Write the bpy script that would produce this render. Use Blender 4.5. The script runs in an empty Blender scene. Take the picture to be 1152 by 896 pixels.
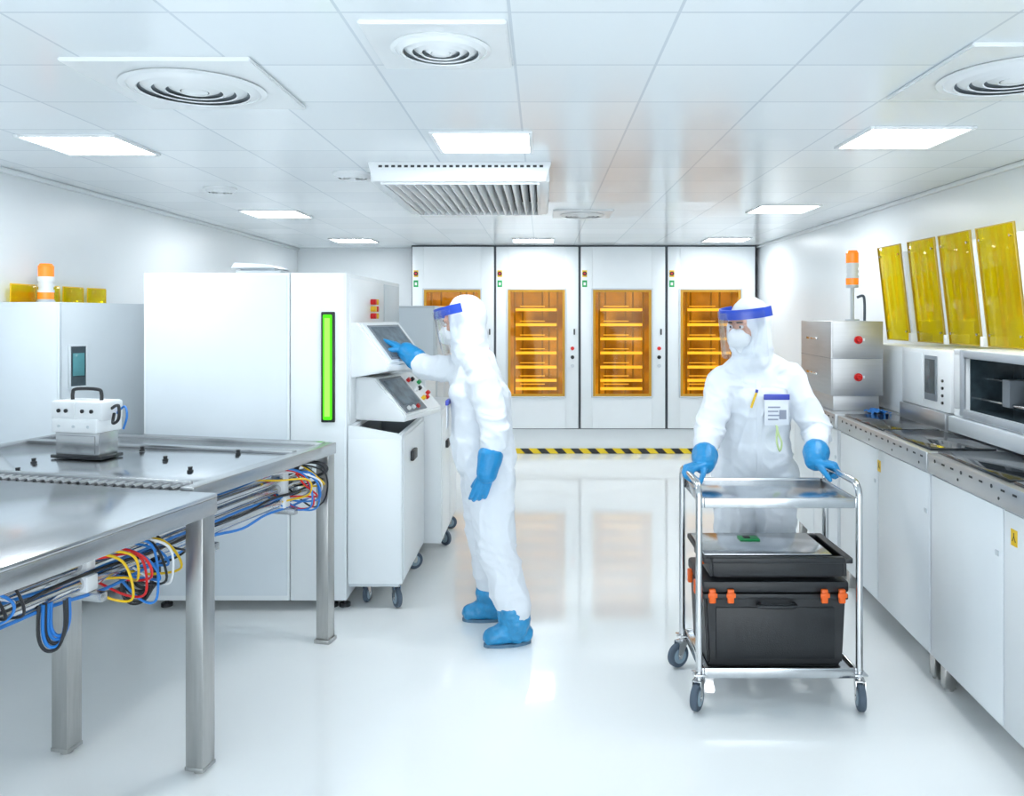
import bpy, bmesh, math, random
from mathutils import Vector, Matrix, noise
from mathutils.bvhtree import BVHTree
random.seed(7)
S=bpy.context.scene
COL=S.collection
def U(u,d): return (u-610)*d/907.0
rad=math.radians
# ------------------------------------------------------------ materials
def newmat(name):
    m=bpy.data.materials.new(name); m.use_nodes=True
    nt=m.node_tree; nt.nodes.clear()
    o=nt.nodes.new('ShaderNodeOutputMaterial')
    return m,nt,o
def mat(name,col,rough=.4,metal=0,var=.04,vscale=4,bump=0,bscale=60,stretch=None,coat=0,emit=None,es=0,spec=.5):
    m,nt,o=newmat(name)
    p=nt.nodes.new('ShaderNodeBsdfPrincipled')
    nt.links.new(p.outputs[0],o.inputs[0])
    tc=nt.nodes.new('ShaderNodeTexCoord'); mp=nt.nodes.new('ShaderNodeMapping')
    nt.links.new(tc.outputs['Object'],mp.inputs[0])
    if stretch: mp.inputs['Scale'].default_value=stretch
    n=nt.nodes.new('ShaderNodeTexNoise'); n.inputs['Scale'].default_value=vscale; n.inputs['Detail'].default_value=4
    nt.links.new(mp.outputs[0],n.inputs['Vector'])
    mx=nt.nodes.new('ShaderNodeMix'); mx.data_type='RGBA'
    nt.links.new(n.outputs['Fac'],mx.inputs[0])
    c=Vector(col[:3])
    mx.inputs[6].default_value=(*[max(0,x*(1-var*2)) for x in c],1)
    mx.inputs[7].default_value=(*[min(1,x*(1+var)) for x in c],1)
    nt.links.new(mx.outputs[2],p.inputs['Base Color'])
    p.inputs['Roughness'].default_value=rough; p.inputs['Metallic'].default_value=metal
    p.inputs['Specular IOR Level'].default_value=spec
    p.inputs['Coat Weight'].default_value=coat
    if emit: p.inputs['Emission Color'].default_value=(*emit,1); p.inputs['Emission Strength'].default_value=es
    if bump:
        n2=nt.nodes.new('ShaderNodeTexNoise'); n2.inputs['Scale'].default_value=bscale; n2.inputs['Detail'].default_value=3
        nt.links.new(mp.outputs[0],n2.inputs['Vector'])
        b=nt.nodes.new('ShaderNodeBump'); b.inputs['Strength'].default_value=bump; b.inputs['Distance'].default_value=.01
        nt.links.new(n2.outputs['Fac'],b.inputs['Height']); nt.links.new(b.outputs[0],p.inputs['Normal'])
    return m
def emis(name,col,s):
    m,nt,o=newmat(name); e=nt.nodes.new('ShaderNodeEmission')
    e.inputs[0].default_value=(*col,1); e.inputs[1].default_value=s
    nt.links.new(e.outputs[0],o.inputs[0]); return m
def glass(name,tint,gl=.6,diff=0,dcol=(1,1,1),rough=.04):
    m,nt,o=newmat(name)
    t=nt.nodes.new('ShaderNodeBsdfTransparent'); t.inputs[0].default_value=(*tint,1)
    g=nt.nodes.new('ShaderNodeBsdfGlossy'); g.inputs['Roughness'].default_value=rough
    fr=nt.nodes.new('ShaderNodeFresnel'); fr.inputs[0].default_value=1.42
    ml=nt.nodes.new('ShaderNodeMath'); ml.operation='MULTIPLY'; nt.links.new(fr.outputs[0],ml.inputs[0]); ml.inputs[1].default_value=gl
    m1=nt.nodes.new('ShaderNodeMixShader'); nt.links.new(ml.outputs[0],m1.inputs[0])
    base=t
    if diff>0:
        d=nt.nodes.new('ShaderNodeBsdfDiffuse'); d.inputs[0].default_value=(*dcol,1)
        tl=nt.nodes.new('ShaderNodeBsdfTranslucent'); tl.inputs[0].default_value=(*dcol,1)
        ma=nt.nodes.new('ShaderNodeMixShader'); ma.inputs[0].default_value=.5
        nt.links.new(d.outputs[0],ma.inputs[1]); nt.links.new(tl.outputs[0],ma.inputs[2])
        mb=nt.nodes.new('ShaderNodeMixShader'); mb.inputs[0].default_value=diff
        nt.links.new(t.outputs[0],mb.inputs[1]); nt.links.new(ma.outputs[0],mb.inputs[2]); base=mb
    nt.links.new(base.outputs[0],m1.inputs[1]); nt.links.new(g.outputs[0],m1.inputs[2])
    nt.links.new(m1.outputs[0],o.inputs[0]); return m
WHITE=mat('white_paint',(.78,.83,.86),.34,var=.02)
WHITE2=mat('white_plastic',(.83,.865,.885),.3,var=.02)
GREYP=mat('grey_paint',(.58,.64,.68),.35,var=.03)
BLUEGREY=mat('light_blue_grey_paint',(.68,.75,.80),.38,var=.03)
STEEL=mat('brushed_steel',(.50,.51,.52),.26,1,var=.08,vscale=6,stretch=(1,14,14),bump=.04,bscale=40)
STEELV=mat('brushed_steel_upright',(.50,.50,.49),.29,1,var=.10,vscale=6,stretch=(14,14,1),bump=.04,bscale=40)
BOXST=mat('satin_steel',(.50,.51,.52),.42,.9,var=.06,vscale=5,stretch=(1,1,14))
TOPST=mat('polished_steel_top',(.58,.60,.62),.18,1,var=.06,vscale=3,stretch=(8,1,1),bump=.02,bscale=30)
CHROME=mat('chrome',(.64,.65,.66),.16,1,var=.02)
DARK=mat('dark_gap',(.03,.035,.04),.6)
BLACK=mat('black_plastic',(.012,.014,.017),.42,var=.1,bump=.1,bscale=200)
BLACKG=mat('black_glossy',(.02,.022,.026),.12)
RUBBER=mat('grey_rubber',(.07,.10,.14),.6)
HUB=mat('blue_grey_hub',(.25,.35,.43),.35)
ORANGE=mat('orange_plastic',(.85,.13,.01),.4)
RED=mat('red_plastic',(.65,.01,.01),.35)
YEL=mat('yellow_plastic',(.85,.55,.01),.4)
BLUE=mat('blue_cable',(.02,.20,.62),.4)
GRN=mat('green_plastic',(.01,.38,.10),.4)
SLAB=mat('dark_glass_stage',(.02,.024,.028),.06,.0,var=.08,spec=.35)
ALU=mat('anodised_aluminium',(.50,.52,.54),.32,.85,var=.04)
SCREEN=mat('screen_display',(.13,.17,.21),.25,var=.5,vscale=16,emit=(.30,.42,.5),es=.10,spec=.3)
SCRDARK=mat('screen_dark',(.05,.075,.09),.15,var=.3,vscale=20)
BEZEL=mat('grey_bezel',(.22,.25,.28),.45,spec=.3)
TEAL=mat('teal_glass',(.08,.26,.29),.1,var=.3,vscale=8)
LAMP=emis('lamp_panel',(.95,.98,1.0),22)
GREENL=emis('green_status_light',(.10,.85,.02),1.0)
GREENC=emis('green_status_core',(.30,.98,.10),1.4)
ORL=mat('orange_lens',(.85,.22,.02),.2,emit=(1,.28,.02),es=.4)
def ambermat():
    m=mat('amber_glow_lining',(.30,.12,.004),.4,var=.3,vscale=3,emit=(.5,.2,.006),es=.35)  # lining glows by itself, in place of lamps inside the cabinet
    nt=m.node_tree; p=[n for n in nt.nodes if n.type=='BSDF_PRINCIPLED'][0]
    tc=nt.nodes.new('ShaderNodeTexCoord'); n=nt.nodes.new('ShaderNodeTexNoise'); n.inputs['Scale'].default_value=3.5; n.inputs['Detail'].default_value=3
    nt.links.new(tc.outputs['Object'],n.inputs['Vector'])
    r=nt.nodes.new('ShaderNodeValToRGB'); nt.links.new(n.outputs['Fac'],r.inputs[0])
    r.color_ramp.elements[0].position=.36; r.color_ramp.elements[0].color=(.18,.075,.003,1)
    r.color_ramp.elements[1].position=.66; r.color_ramp.elements[1].color=(.9,.48,.05,1)  # bright and dark patches of interior light painted into the emission
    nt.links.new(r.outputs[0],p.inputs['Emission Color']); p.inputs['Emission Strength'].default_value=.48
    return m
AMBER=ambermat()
RACK=mat('amber_rack_glow',(.7,.5,.12),.3,.2,emit=(1.0,.74,.2),es=.7)  # glow put into the racks, which carry no lamp
AMBD=mat('amber_dark_glow',(.25,.12,.0),.4,emit=(.35,.16,0.01),es=.22)  # weak emission paints interior light onto posts and shelf decks
AMBF=mat('amber_frame_glow',(.42,.22,.01),.4,emit=(.55,.28,.01),es=.2)  # emission paints amber light onto the inner frame
AGLASS=glass('amber_glass',(1,.86,.42),.6)
YGLASS=glass('yellow_acrylic',(1,.895,.06),.5,.10,(1.0,.80,.0),.05)
CLEAR=glass('clear_visor',(.99,.995,1),.4,.015,(.9,.95,1))
SUIT=mat('white_coverall_fabric',(.75,.80,.86),.8,var=.02,vscale=9,bump=.10,bscale=34,spec=.15)
GLOVE=mat('blue_nitrile',(.01,.26,.58),.4,var=.12,vscale=20,bump=.15,bscale=60)
SHOE=mat('blue_plastic_film',(.03,.30,.60),.32,var=.2,vscale=25,bump=.6,bscale=28)
SOLE=mat('grey_blue_sole',(.10,.20,.30),.6)
SKIN=mat('skin',(.58,.32,.23),.5,var=.06,vscale=20)
MASK=mat('white_mask',(.82,.85,.88),.8,bump=.2,bscale=40)
BAND=mat('blue_headband',(.01,.06,.50),.35)
EYEW=mat('eye_white',(.7,.7,.7),.2)
EYED=mat('eye_iris',(.04,.025,.02),.2)
CARD=mat('white_card',(.80,.84,.90),.4)
INK=mat('grey_print',(.30,.33,.42),.6)
TAPEB=mat('purple_blue_clip',(.05,.07,.45),.4)
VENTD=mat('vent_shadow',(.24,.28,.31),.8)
def hazard():
    m,nt,o=newmat('hazard_stripes'); p=nt.nodes.new('ShaderNodeBsdfPrincipled'); nt.links.new(p.outputs[0],o.inputs[0])
    tc=nt.nodes.new('ShaderNodeTexCoord'); s=nt.nodes.new('ShaderNodeSeparateXYZ'); nt.links.new(tc.outputs['Object'],s.inputs[0])
    a=nt.nodes.new('ShaderNodeMath'); a.operation='ADD'; nt.links.new(s.outputs[0],a.inputs[0]); nt.links.new(s.outputs[2],a.inputs[1])
    d=nt.nodes.new('ShaderNodeMath'); d.operation='DIVIDE'; nt.links.new(a.outputs[0],d.inputs[0]); d.inputs[1].default_value=.2
    f=nt.nodes.new('ShaderNodeMath'); f.operation='FRACT'; nt.links.new(d.outputs[0],f.inputs[0])
    g=nt.nodes.new('ShaderNodeMath'); g.operation='GREATER_THAN'; nt.links.new(f.outputs[0],g.inputs[0]); g.inputs[1].default_value=.5
    mx=nt.nodes.new('ShaderNodeMix'); mx.data_type='RGBA'; nt.links.new(g.outputs[0],mx.inputs[0])
    mx.inputs[6].default_value=(.85,.62,.02,1); mx.inputs[7].default_value=(.03,.03,.03,1)
    nt.links.new(mx.outputs[2],p.inputs[0]); p.inputs['Roughness'].default_value=.5
    return m
HAZ=hazard()
def ceilmat(T=.467,ox=.377,oy=2.68):
    m,nt,o=newmat('ceiling_panels'); p=nt.nodes.new('ShaderNodeBsdfPrincipled'); nt.links.new(p.outputs[0],o.inputs[0])
    tc=nt.nodes.new('ShaderNodeTexCoord'); s=nt.nodes.new('ShaderNodeSeparateXYZ'); nt.links.new(tc.outputs['Object'],s.inputs[0])
    def M(op,a,b=None):
        n=nt.nodes.new('ShaderNodeMath'); n.operation=op
        for i,v in enumerate((a,b)):
            if v is None: continue
            if isinstance(v,(int,float)): n.inputs[i].default_value=v
            else: nt.links.new(v,n.inputs[i])
        return n.outputs[0]
    outs=[];cells=[]
    for sock,off in ((s.outputs[0],ox),(s.outputs[1],oy)):
        q=M('DIVIDE',M('SUBTRACT',sock,off),T)
        f=M('FRACT',q); cells.append(M('FLOOR',q))
        e=M('MINIMUM',f,M('SUBTRACT',1.0,f))
        outs.append(M('LESS_THAN',e,.010))
    line=M('MAXIMUM',outs[0],outs[1])
    mx=nt.nodes.new('ShaderNodeMix'); mx.data_type='RGBA'; nt.links.new(line,mx.inputs[0])
    cb=nt.nodes.new('ShaderNodeCombineXYZ'); nt.links.new(cells[0],cb.inputs[0]); nt.links.new(cells[1],cb.inputs[1])
    wn=nt.nodes.new('ShaderNodeTexWhiteNoise'); wn.noise_dimensions='3D'; nt.links.new(cb.outputs[0],wn.inputs['Vector'])
    tile=nt.nodes.new('ShaderNodeMix'); tile.data_type='RGBA'; nt.links.new(wn.outputs['Value'],tile.inputs[0])
    tile.inputs[6].default_value=(.81,.87,.91,1); tile.inputs[7].default_value=(.87,.92,.95,1)
    nt.links.new(tile.outputs[2],mx.inputs[6]); mx.inputs[7].default_value=(.64,.71,.77,1)
    nt.links.new(mx.outputs[2],p.inputs[0])
    p.inputs['Roughness'].default_value=.18; p.inputs['Specular IOR Level'].default_value=.22
    nz=nt.nodes.new('ShaderNodeVectorMath'); nz.operation='SUBTRACT'; nt.links.new(wn.outputs['Color'],nz.inputs[0]); nz.inputs[1].default_value=(.5,.5,.5)
    sc=nt.nodes.new('ShaderNodeVectorMath'); sc.operation='SCALE'; nt.links.new(nz.outputs[0],sc.inputs[0]); sc.inputs['Scale'].default_value=.025
    geo=nt.nodes.new('ShaderNodeNewGeometry')
    ad=nt.nodes.new('ShaderNodeVectorMath'); nt.links.new(sc.outputs[0],ad.inputs[0]); nt.links.new(geo.outputs['Normal'],ad.inputs[1])
    no=nt.nodes.new('ShaderNodeVectorMath'); no.operation='NORMALIZE'; nt.links.new(ad.outputs[0],no.inputs[0])
    nt.links.new(no.outputs[0],p.inputs['Normal'])
    return m
CEIL=ceilmat()
FLOORM=mat('epoxy_floor',(.91,.94,.945),.06,var=.015,vscale=1.5,bump=.035,bscale=11,coat=.15)
WALLM=mat('wall_panel',(.81,.86,.89),.32,var=.015,vscale=1,spec=.4)
# ------------------------------------------------------------ mesh builder
SPH=[]
for i in range(9):
    th=math.pi*i/8
    for j in range(16 if 0<i<8 else 1):
        ph=2*math.pi*j/16
        SPH.append(Vector((math.sin(th)*math.cos(ph),math.sin(th)*math.sin(ph),math.cos(th))))
class MB:
    def __init__(s): s.v=[];s.f=[];s.m=[]
    def take(s,bm,mi):
        o=len(s.v); bm.verts.ensure_lookup_table(); bm.verts.index_update()
        s.v+= [v.co.copy() for v in bm.verts]
        for f in bm.faces: s.f.append([o+v.index for v in f.verts]); s.m.append(mi)
        bm.free()
    def add(s,vs,fs,mi=0):
        o=len(s.v); s.v+=[Vector(v) for v in vs]
        for f in fs: s.f.append([o+i for i in f]); s.m.append(mi)
        return s
    def xf(s,M):
        s.v=[M@q for q in s.v]; return s
    def box(s,a,b,bev=.003,mi=0,M=None):
        a=Vector(a);b=Vector(b)
        bm=bmesh.new(); bmesh.ops.create_cube(bm,size=1)
        c=(a+b)/2; d=Vector([abs(x) for x in (b-a)])
        for v in bm.verts: v.co=Vector([v.co[i]*d[i]+c[i] for i in range(3)])
        bev=min(bev,min(d)*.45)
        if bev>.0004: bmesh.ops.bevel(bm,geom=bm.edges[:],offset=bev,segments=2,affect='EDGES',profile=.5)
        if M is not None: bmesh.ops.transform(bm,matrix=M,verts=bm.verts)
        s.take(bm,mi); return s
    def prism(s,poly,ax,a0,a1,mi=0,bev=0):
        bm=bmesh.new()
        def P(p,a):
            return {'x':(a,p[0],p[1]),'y':(p[0],a,p[1]),'z':(p[0],p[1],a)}[ax]
        A=[bm.verts.new(P(p,a0)) for p in poly]; B=[bm.verts.new(P(p,a1)) for p in poly]
        bm.faces.new(A); bm.faces.new(B[::-1]); n=len(poly)
        for i in range(n): bm.faces.new((A[i],B[i],B[(i+1)%n],A[(i+1)%n]))
        bmesh.ops.recalc_face_normals(bm,faces=bm.faces)
        if bev: bmesh.ops.bevel(bm,geom=bm.edges[:],offset=bev,segments=2,affect='EDGES')
        s.take(bm,mi); return s
    def tube(s,pts,r,n=10,mi=0,smooth=0,closed=False):
        pts=[Vector(p) for p in pts]
        if smooth:
            q=[];L=len(pts)
            rng=range(L if closed else L-1)
            for i in rng:
                if closed: p0,p1,p2,p3=pts[(i-1)%L],pts[i],pts[(i+1)%L],pts[(i+2)%L]
                else: p0,p1,p2,p3=pts[max(i-1,0)],pts[i],pts[i+1],pts[min(i+2,L-1)]
                for k in range(smooth):
                    t=k/smooth
                    q.append(.5*((2*p1)+(p2-p0)*t+(2*p0-5*p1+4*p2-p3)*t*t+(3*p1-p0-3*p2+p3)*t**3))
            if not closed: q.append(pts[-1])
            pts=q
        L=len(pts); rs=r if isinstance(r,(list,tuple)) else [r]*L
        up=None; vs=[];fs=[]
        for i,p in enumerate(pts):
            if closed: t=(pts[(i+1)%L]-pts[i-1])
            else: t=(pts[min(i+1,L-1)]-pts[max(i-1,0)])
            t.normalize()
            if up is None:
                up=Vector((0,0,1)) if abs(t.z)<.9 else Vector((1,0,0))
            up=(up-t*up.dot(t)); up.normalize(); sd=t.cross(up)
            for k in range(n):
                a=2*math.pi*k/n; vs.append(p+(up*math.cos(a)+sd*math.sin(a))*rs[i])
        for i in range(L if closed else L-1):
            for k in range(n):
                a=i*n+k;b=i*n+(k+1)%n;c=((i+1)%L)*n+(k+1)%n;d=((i+1)%L)*n+k
                fs.append((a,b,c,d))
        if not closed:
            fs.append(tuple(range(n))); fs.append(tuple(range((L-1)*n,L*n))[::-1])
        s.add(vs,fs,mi); return s
    def cyl(s,p,q,r,r2=None,n=20,mi=0):
        return s.tube([p,q],[r,r if r2 is None else r2],n=n,mi=mi)
    def lathe(s,prof,c,n=40,mi=0,closed=True):
        vs=[];fs=[];L=len(prof)
        for k in range(n):
            a=2*math.pi*k/n
            for r,z in prof: vs.append((c[0]+r*math.cos(a),c[1]+r*math.sin(a),c[2]+z))
        for k in range(n):
            for i in range(L if closed else L-1):
                j=(i+1)%L; k2=(k+1)%n
                fs.append((k*L+i,k*L+j,k2*L+j,k2*L+i))
        s.add(vs,fs,mi); return s
    def ell(s,c,r,M=None,mi=0):
        return s.seg(c,r,c,r,M,mi)
    def seg(s,p1,r1,p2,r2,M=None,mi=0):
        bm=bmesh.new()
        for p,r in ((p1,r1),(p2,r2)):
            if not isinstance(r,(tuple,list)): r=(r,r,r)
            for q in SPH:
                w=Vector((q.x*r[0],q.y*r[1],q.z*r[2]))
                if M is not None: w=M@w
                bm.verts.new(Vector(p)+w)
            if (Vector(p1)-Vector(p2)).length<1e-6: break
        res=bmesh.ops.convex_hull(bm,input=bm.verts)
        junk=[e for e in res['geom_interior'] if isinstance(e,bmesh.types.BMVert)]
        if junk: bmesh.ops.delete(bm,geom=junk,context='VERTS')
        s.take(bm,mi); return s
    def frame(s,ax,u0,u1,v0,v1,a0,a1,w,mi=0,bev=.002):
        def B(ua,ub,va,vb):
            if ax=='y': s.box((ua,a0,va),(ub,a1,vb),bev,mi)
            elif ax=='x': s.box((a0,ua,va),(a1,ub,vb),bev,mi)
            else: s.box((ua,va,a0),(ub,vb,a1),bev,mi)
        B(u0,u0+w,v0,v1);B(u1-w,u1,v0,v1);B(u0+w,u1-w,v0,v0+w);B(u0+w,u1-w,v1-w,v1); return s
    def mesh(s,name):
        me=bpy.data.meshes.new(name); me.from_pydata([tuple(v) for v in s.v],[],s.f)
        for p,mi in zip(me.polygons,s.m): p.material_index=mi
        bm=bmesh.new(); bm.from_mesh(me); bmesh.ops.recalc_face_normals(bm,faces=bm.faces); bm.to_mesh(me); bm.free()
        for p in me.polygons: p.use_smooth=True
        me.set_sharp_from_angle(angle=rad(38)); return me
ROOTM={}
def thing(name,label,cat,loc=(0,0,0),rz=0,local=False,group=None):
    e=bpy.data.objects.new(name,None); COL.objects.link(e); e.empty_display_size=.05
    e.location=loc; e.rotation_euler=(0,0,rz)
    e['label']=label; e['category']=cat
    if group: e['group']=group
    ROOTM[e.name]=None if local else (Matrix.Translation(loc)@Matrix.Rotation(rz,4,'Z')).inverted()
    return e
def attach(name,me,parent,mats,label=None):
    ob=bpy.data.objects.new(name,me); COL.objects.link(ob)
    me.materials.clear()
    for m in (mats if isinstance(mats,(list,tuple)) else [mats]): me.materials.append(m)
    ob.parent=parent; r=parent
    while r.parent: r=r.parent
    T=ROOTM[r.name]
    if T is not None: me.transform(T)
    if label: ob['label']=label
    return ob
def part(mb,name,parent,mats,label=None):
    me=mb.mesh(name)
    idx=[p.material_index for p in me.polygons]
    ob=attach(name,me,parent,mats,label)
    for p,i in zip(me.polygons,idx): p.material_index=i
    return ob
def struct(mb,name,m,label=None):
    me=mb.mesh(name); me.materials.append(m); ob=bpy.data.objects.new(name,me); COL.objects.link(ob); ob['kind']='structure'
    if label: ob['label']=label
    return ob
def dup(root,loc,rz=None,label=None,scale=None):
    def cp(o,par):
        c=o.copy(); COL.objects.link(c)
        if par is not None:
            c.parent=par
        for ch in o.children: cp(ch,c)
        return c
    r=cp(root,None); r.location=loc
    if rz is not None: r.rotation_euler=(0,0,rz)
    if label: r['label']=label
    if scale: r.scale=scale
    return r
# ------------------------------------------------------------ room
XL,XR,YB,ZC=-3.05,2.60,10.05,2.5
Y0=-2.5
struct(MB().box((XL-.1,Y0,-.1),(XR+.1,YB+.1,0),0),'floor',FLOORM,'glossy white epoxy floor')
struct(MB().box((XL-.1,Y0,ZC),(XR+.1,YB+.1,ZC+.1),0),'ceiling',CEIL,'white metal panel ceiling')
struct(MB().box((XL-.1,Y0,0),(XL,YB,ZC),0),'wall_left',WALLM)
struct(MB().box((XR,Y0,0),(XR+.1,YB,ZC),0),'wall_right',WALLM)
struct(MB().box((XL,YB,0),(XR,YB+.1,ZC),0),'wall_back',WALLM)
struct(MB().box((-1.566,9.66,0),(XR,YB,.298),.004),'baseboard_back',WHITE)
struct(MB().box((XL,Y0,2.47),(XL+.03,YB,2.5),.008),'trim_1',WALLM)
struct(MB().box((XR-.03,Y0,2.47),(XR,YB,2.5),.008),'trim_2',WALLM)
t=thing('hazard_tape','yellow and black striped hazard tape along cabinet plinth','tape',(.5,9.655,0))
part(MB().box((-1.56,9.652,.004),(2.58,9.6595,.065),0),'tape_strip',t,HAZ)
# ------------------------------------------------------------ ceiling lights
t0=None
LOCS=[(-.28,3.87),(-2.2,3.93),(1.68,3.77),(-2.18,6.62),(1.88,6.3),(-2.1,9.0),(-.1,9.0),(2.03,8.9)]
for (x,y) in LOCS:
    if t0 is None:
        t0=thing('ceiling_light','square recessed white LED ceiling panel, lit','light',(x,y,ZC),local=True,group='ceiling light panels')
        part(MB().frame('z',-.235,.235,-.225,.225,-.012,0,.018),'light_frame',t0,WHITE2)
        part(MB().box((-.218,-.208,-.008),(.218,.208,-.001),0),'light_diffuser',t0,LAMP,'glowing white diffuser')
    else: dup(t0,(x,y,ZC))
# ------------------------------------------------------------ ceiling diffusers
def diffuser(name,x,y,h,rr,label,group=None,nr=4,square=True):
    t=thing(name,label,'vent',(x,y,ZC),local=True,group=group)
    if square:
        m=MB().prism([(-h,-h),(h,-h),(h,h),(-h,h)],'z',-.014,0,bev=.004)
        m.lathe([(rr*1.06,-.014),(rr*1.1,-.02),(rr*1.0,-.024),(rr*.97,-.014)],(0,0,0),n=48)
    else: m=MB().lathe([(rr*.9,-.004),(rr*1.15,0),(rr*1.15,-.008),(rr*.95,-.02)],(0,0,0),n=40)
    part(m,'face_plate',t,WHITE2)
    part(MB().cyl((0,0,-.0145),(0,0,-.017),rr,n=48),'throat',t,VENTD,'dark disc painted as shade in the vent throat')  # flat dark disc paints the shade of a recess
    for i in range(nr):
        r1=rr*(1.0-i*.205); w=rr*.15
        part(MB().lathe([(r1,-.019),(r1-w,-.032),(r1-w-.004,-.029),(r1-.006,-.017)],(0,0,0),n=48),'louver_ring',t,WHITE2)
    part(MB().lathe([(.0001,-.017),(rr*.16,-.017),(rr*.2,-.03),(rr*.12,-.036),(.0001,-.038)],(0,0,0),n=32,closed=False),'center_cap',t,WHITE2)
    return t
diffuser('ceiling_diffuser',-.31,2.47,.21,.14,'small square white ceiling vent with concentric rings')
diffuser('ceiling_diffuser',-1.25,2.9,.31,.225,'large square white ceiling vent with concentric rings')
diffuser('ceiling_diffuser',1.62,2.76,.31,.225,'large square white ceiling vent with concentric rings') 
diffuser('ceiling_diffuser',U(655,6.6)*1.0,6.6,.24,.17,'square white ceiling vent near the air conditioner')
diffuser('round_diffuser',U(397,4.75),4.75,.1,.10,'small round white ceiling vent',square=False,nr=3)
diffuser('round_diffuser',U(248,5.3),5.3,.1,.09,'small round white ceiling vent near the light',square=False,nr=3)
# ------------------------------------------------------------ air conditioner cassette
t=thing('air_conditioner','large white ceiling air conditioner with slatted grille','air conditioner',(-.45,5.1,ZC),local=True)
x0,x1,y0,y1=-.5,.5,-.72,.74
zb=-.105
m=MB()
m.prism([(x0,0),(x1,0),(x1-.03,zb),(x0+.03,zb)],'y',y0,y0+.04,bev=.004)
m.prism([(x0,0),(x1,0),(x1-.03,zb),(x0+.03,zb)],'y',y1-.04,y1,bev=.004)
m.box((x0+.01,y0+.03,zb),(x0+.07,y1-.03,0),.006); m.box((x1-.07,y0+.03,zb),(x1-.01,y1-.03,0),.006)
for i in range(26): m.box((x0+.06+i*.035,y0-.002,-.03),(x0+.08+i*.035,y0+.001,-.018),0,1)
part(m,'casing',t,[WHITE2,DARK])
part(MB().box((x0+.06,y0+.035,-.02),(x1-.06,y1-.035,-.005),0),'inner_shade',t,mat('unit_inside_shade',(.02,.024,.028),.8),'near-black sheet painted as shade behind the slats')  # near-black sheet paints the shade between and behind the slats
g=part(MB().frame('z',x0+.065,x1-.065,y0+.035,y1-.035,zb-.012,zb+.025,.016),'grille',t,WHITE2)
N=17
for i in range(N):
    x=x0+.105+i*(x1-x0-.21)/(N-1)
    M=Matrix.Translation((x,0,zb+.012))@Matrix.Rotation(rad(25),4,'Y')
    part(MB().box((-.007,y0+.05,-.026),(.007,y1-.05,.026),.002,M=M),'slat',g,WHITE2)
# ------------------------------------------------------------ back oven cabinets
t=thing('drying_cabinet','white tall cabinet with amber glass window and self-glowing racks','cabinet',(-1.564,9.65,.298),local=True,group='row of drying cabinets along the back wall')
H=2.2
m=MB().box((0,0,0),(.03,.39,H),.002).box((.97,0,0),(1.0,.39,H),.002).box((.03,.36,0),(.97,.39,H),.002).box((.03,0,H-.03),(.97,.36,H),.002).box((.03,0,0),(.97,.36,.03),.002)
part(m,'cabinet_body',t,mat('cabinet_edge',(.10,.12,.14),.5))
m=MB()
wx0,wx1,wz0,wz1=.15,.83,.392,1.67
m.box((.014,-.03,.012),(wx0,-.001,H-.02),.004);m.box((wx1,-.03,.012),(.986,-.001,H-.02),.004)
m.box((wx0,-.03,.012),(wx1,-.001,wz0),.0);m.box((wx0,-.03,wz1),(wx1,-.001,H-.02),.0)
d=part(m,'door',t,WHITE)
part(MB().frame('y',wx0-.015,wx1+.015,wz0-.015,wz1+.015,-.044,-.02,.018,bev=.006),'window_frame',d,GREYP)
part(MB().frame('y',wx0+.003,wx1-.003,wz0+.003,wz1-.003,-.036,-.012,.028,bev=.004),'inner_frame',d,AMBF,'faintly self-glowing amber inner frame')
part(MB().box((wx0+.02,-.028,wz0+.02),(wx1-.02,-.024,wz1-.02),0),'window_glass',d,AGLASS,'amber glass pane')
part(MB().box((.93,-.05,1.13),(.945,-.03,1.20),.003),'latch',d,BLACK)
for zz,mm in ((.967,RED),(.862,BLACK),(.76,GREYP)):
    part(MB().cyl((.915,-.045,zz),(.915,-.03,zz),.022,mi=0),'button',d,mm)
part(MB().box((.03,-.034,1.70),(.085,-.03,1.78),.001).box((.045,-.036,1.72),(.07,-.034,1.755),.0,mi=1),'sign_sticker',d,[GRN,CARD],'green square sign')
part(MB().box((.03,-.033,1.82),(.085,-.03,1.90),.001,mi=2).cyl((.057,-.042,1.86),(.057,-.03,1.86),.026).cyl((.057,-.045,1.86),(.057,-.03,1.86),.013,mi=1),'switch',d,[BLACK,RED,YEL])
m=MB().box((wx0-.04,.33,wz0-.03),(wx1+.04,.345,wz1+.03),0).box((wx0-.06,0.001,wz0-.03),(wx0-.03,.34,wz1+.03),0).box((wx1+.03,0.001,wz0-.03),(wx1+.06,.34,wz1+.03),0)
m.box((wx0-.03,.001,wz0-.05),(wx1+.03,.34,wz0-.02),0).box((wx0-.03,.001,wz1+.02),(wx1+.03,.34,wz1+.05),0)
part(m,'amber_glow_lining',t,AMBER,'self-glowing amber lining')
for xx in (wx0+.07,wx1-.10):
    part(MB().box((xx,.03,wz0),(xx+.022,.06,wz1),.002),'rack_post',t,AMBD)
for xx,yy in ((wx1-.2,.2),(wx0+.16,.28),(wx1-.28,.3)):
    part(MB().box((xx,yy,wz0),(xx+.02,yy+.02,wz1),.002),'rack_post',t,AMBD)
for i,z in enumerate([.07,.17,.33,.50,.67,.84,1.02]):
    z+=wz0
    m=MB().box((wx0+.09,.04,z),(wx1-.10,.055,z+.034),.002).box((wx0+.10,.06,z+.003),(wx1-.10,.30,z+.008),0,1)
    m.box((wx0+.14,.20,z+.055),(wx1-.24,.21,z+.064),0,0)
    part(m,'rack_shelf',t,[RACK,AMBD],'self-glowing yellow rack shelf')
xs=[-.564,.447,1.485]; sc=[1.01,1.035,1.07]
for x,s_ in zip(xs,sc): dup(t,(x,9.65,.298),scale=(s_,1,1))
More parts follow.
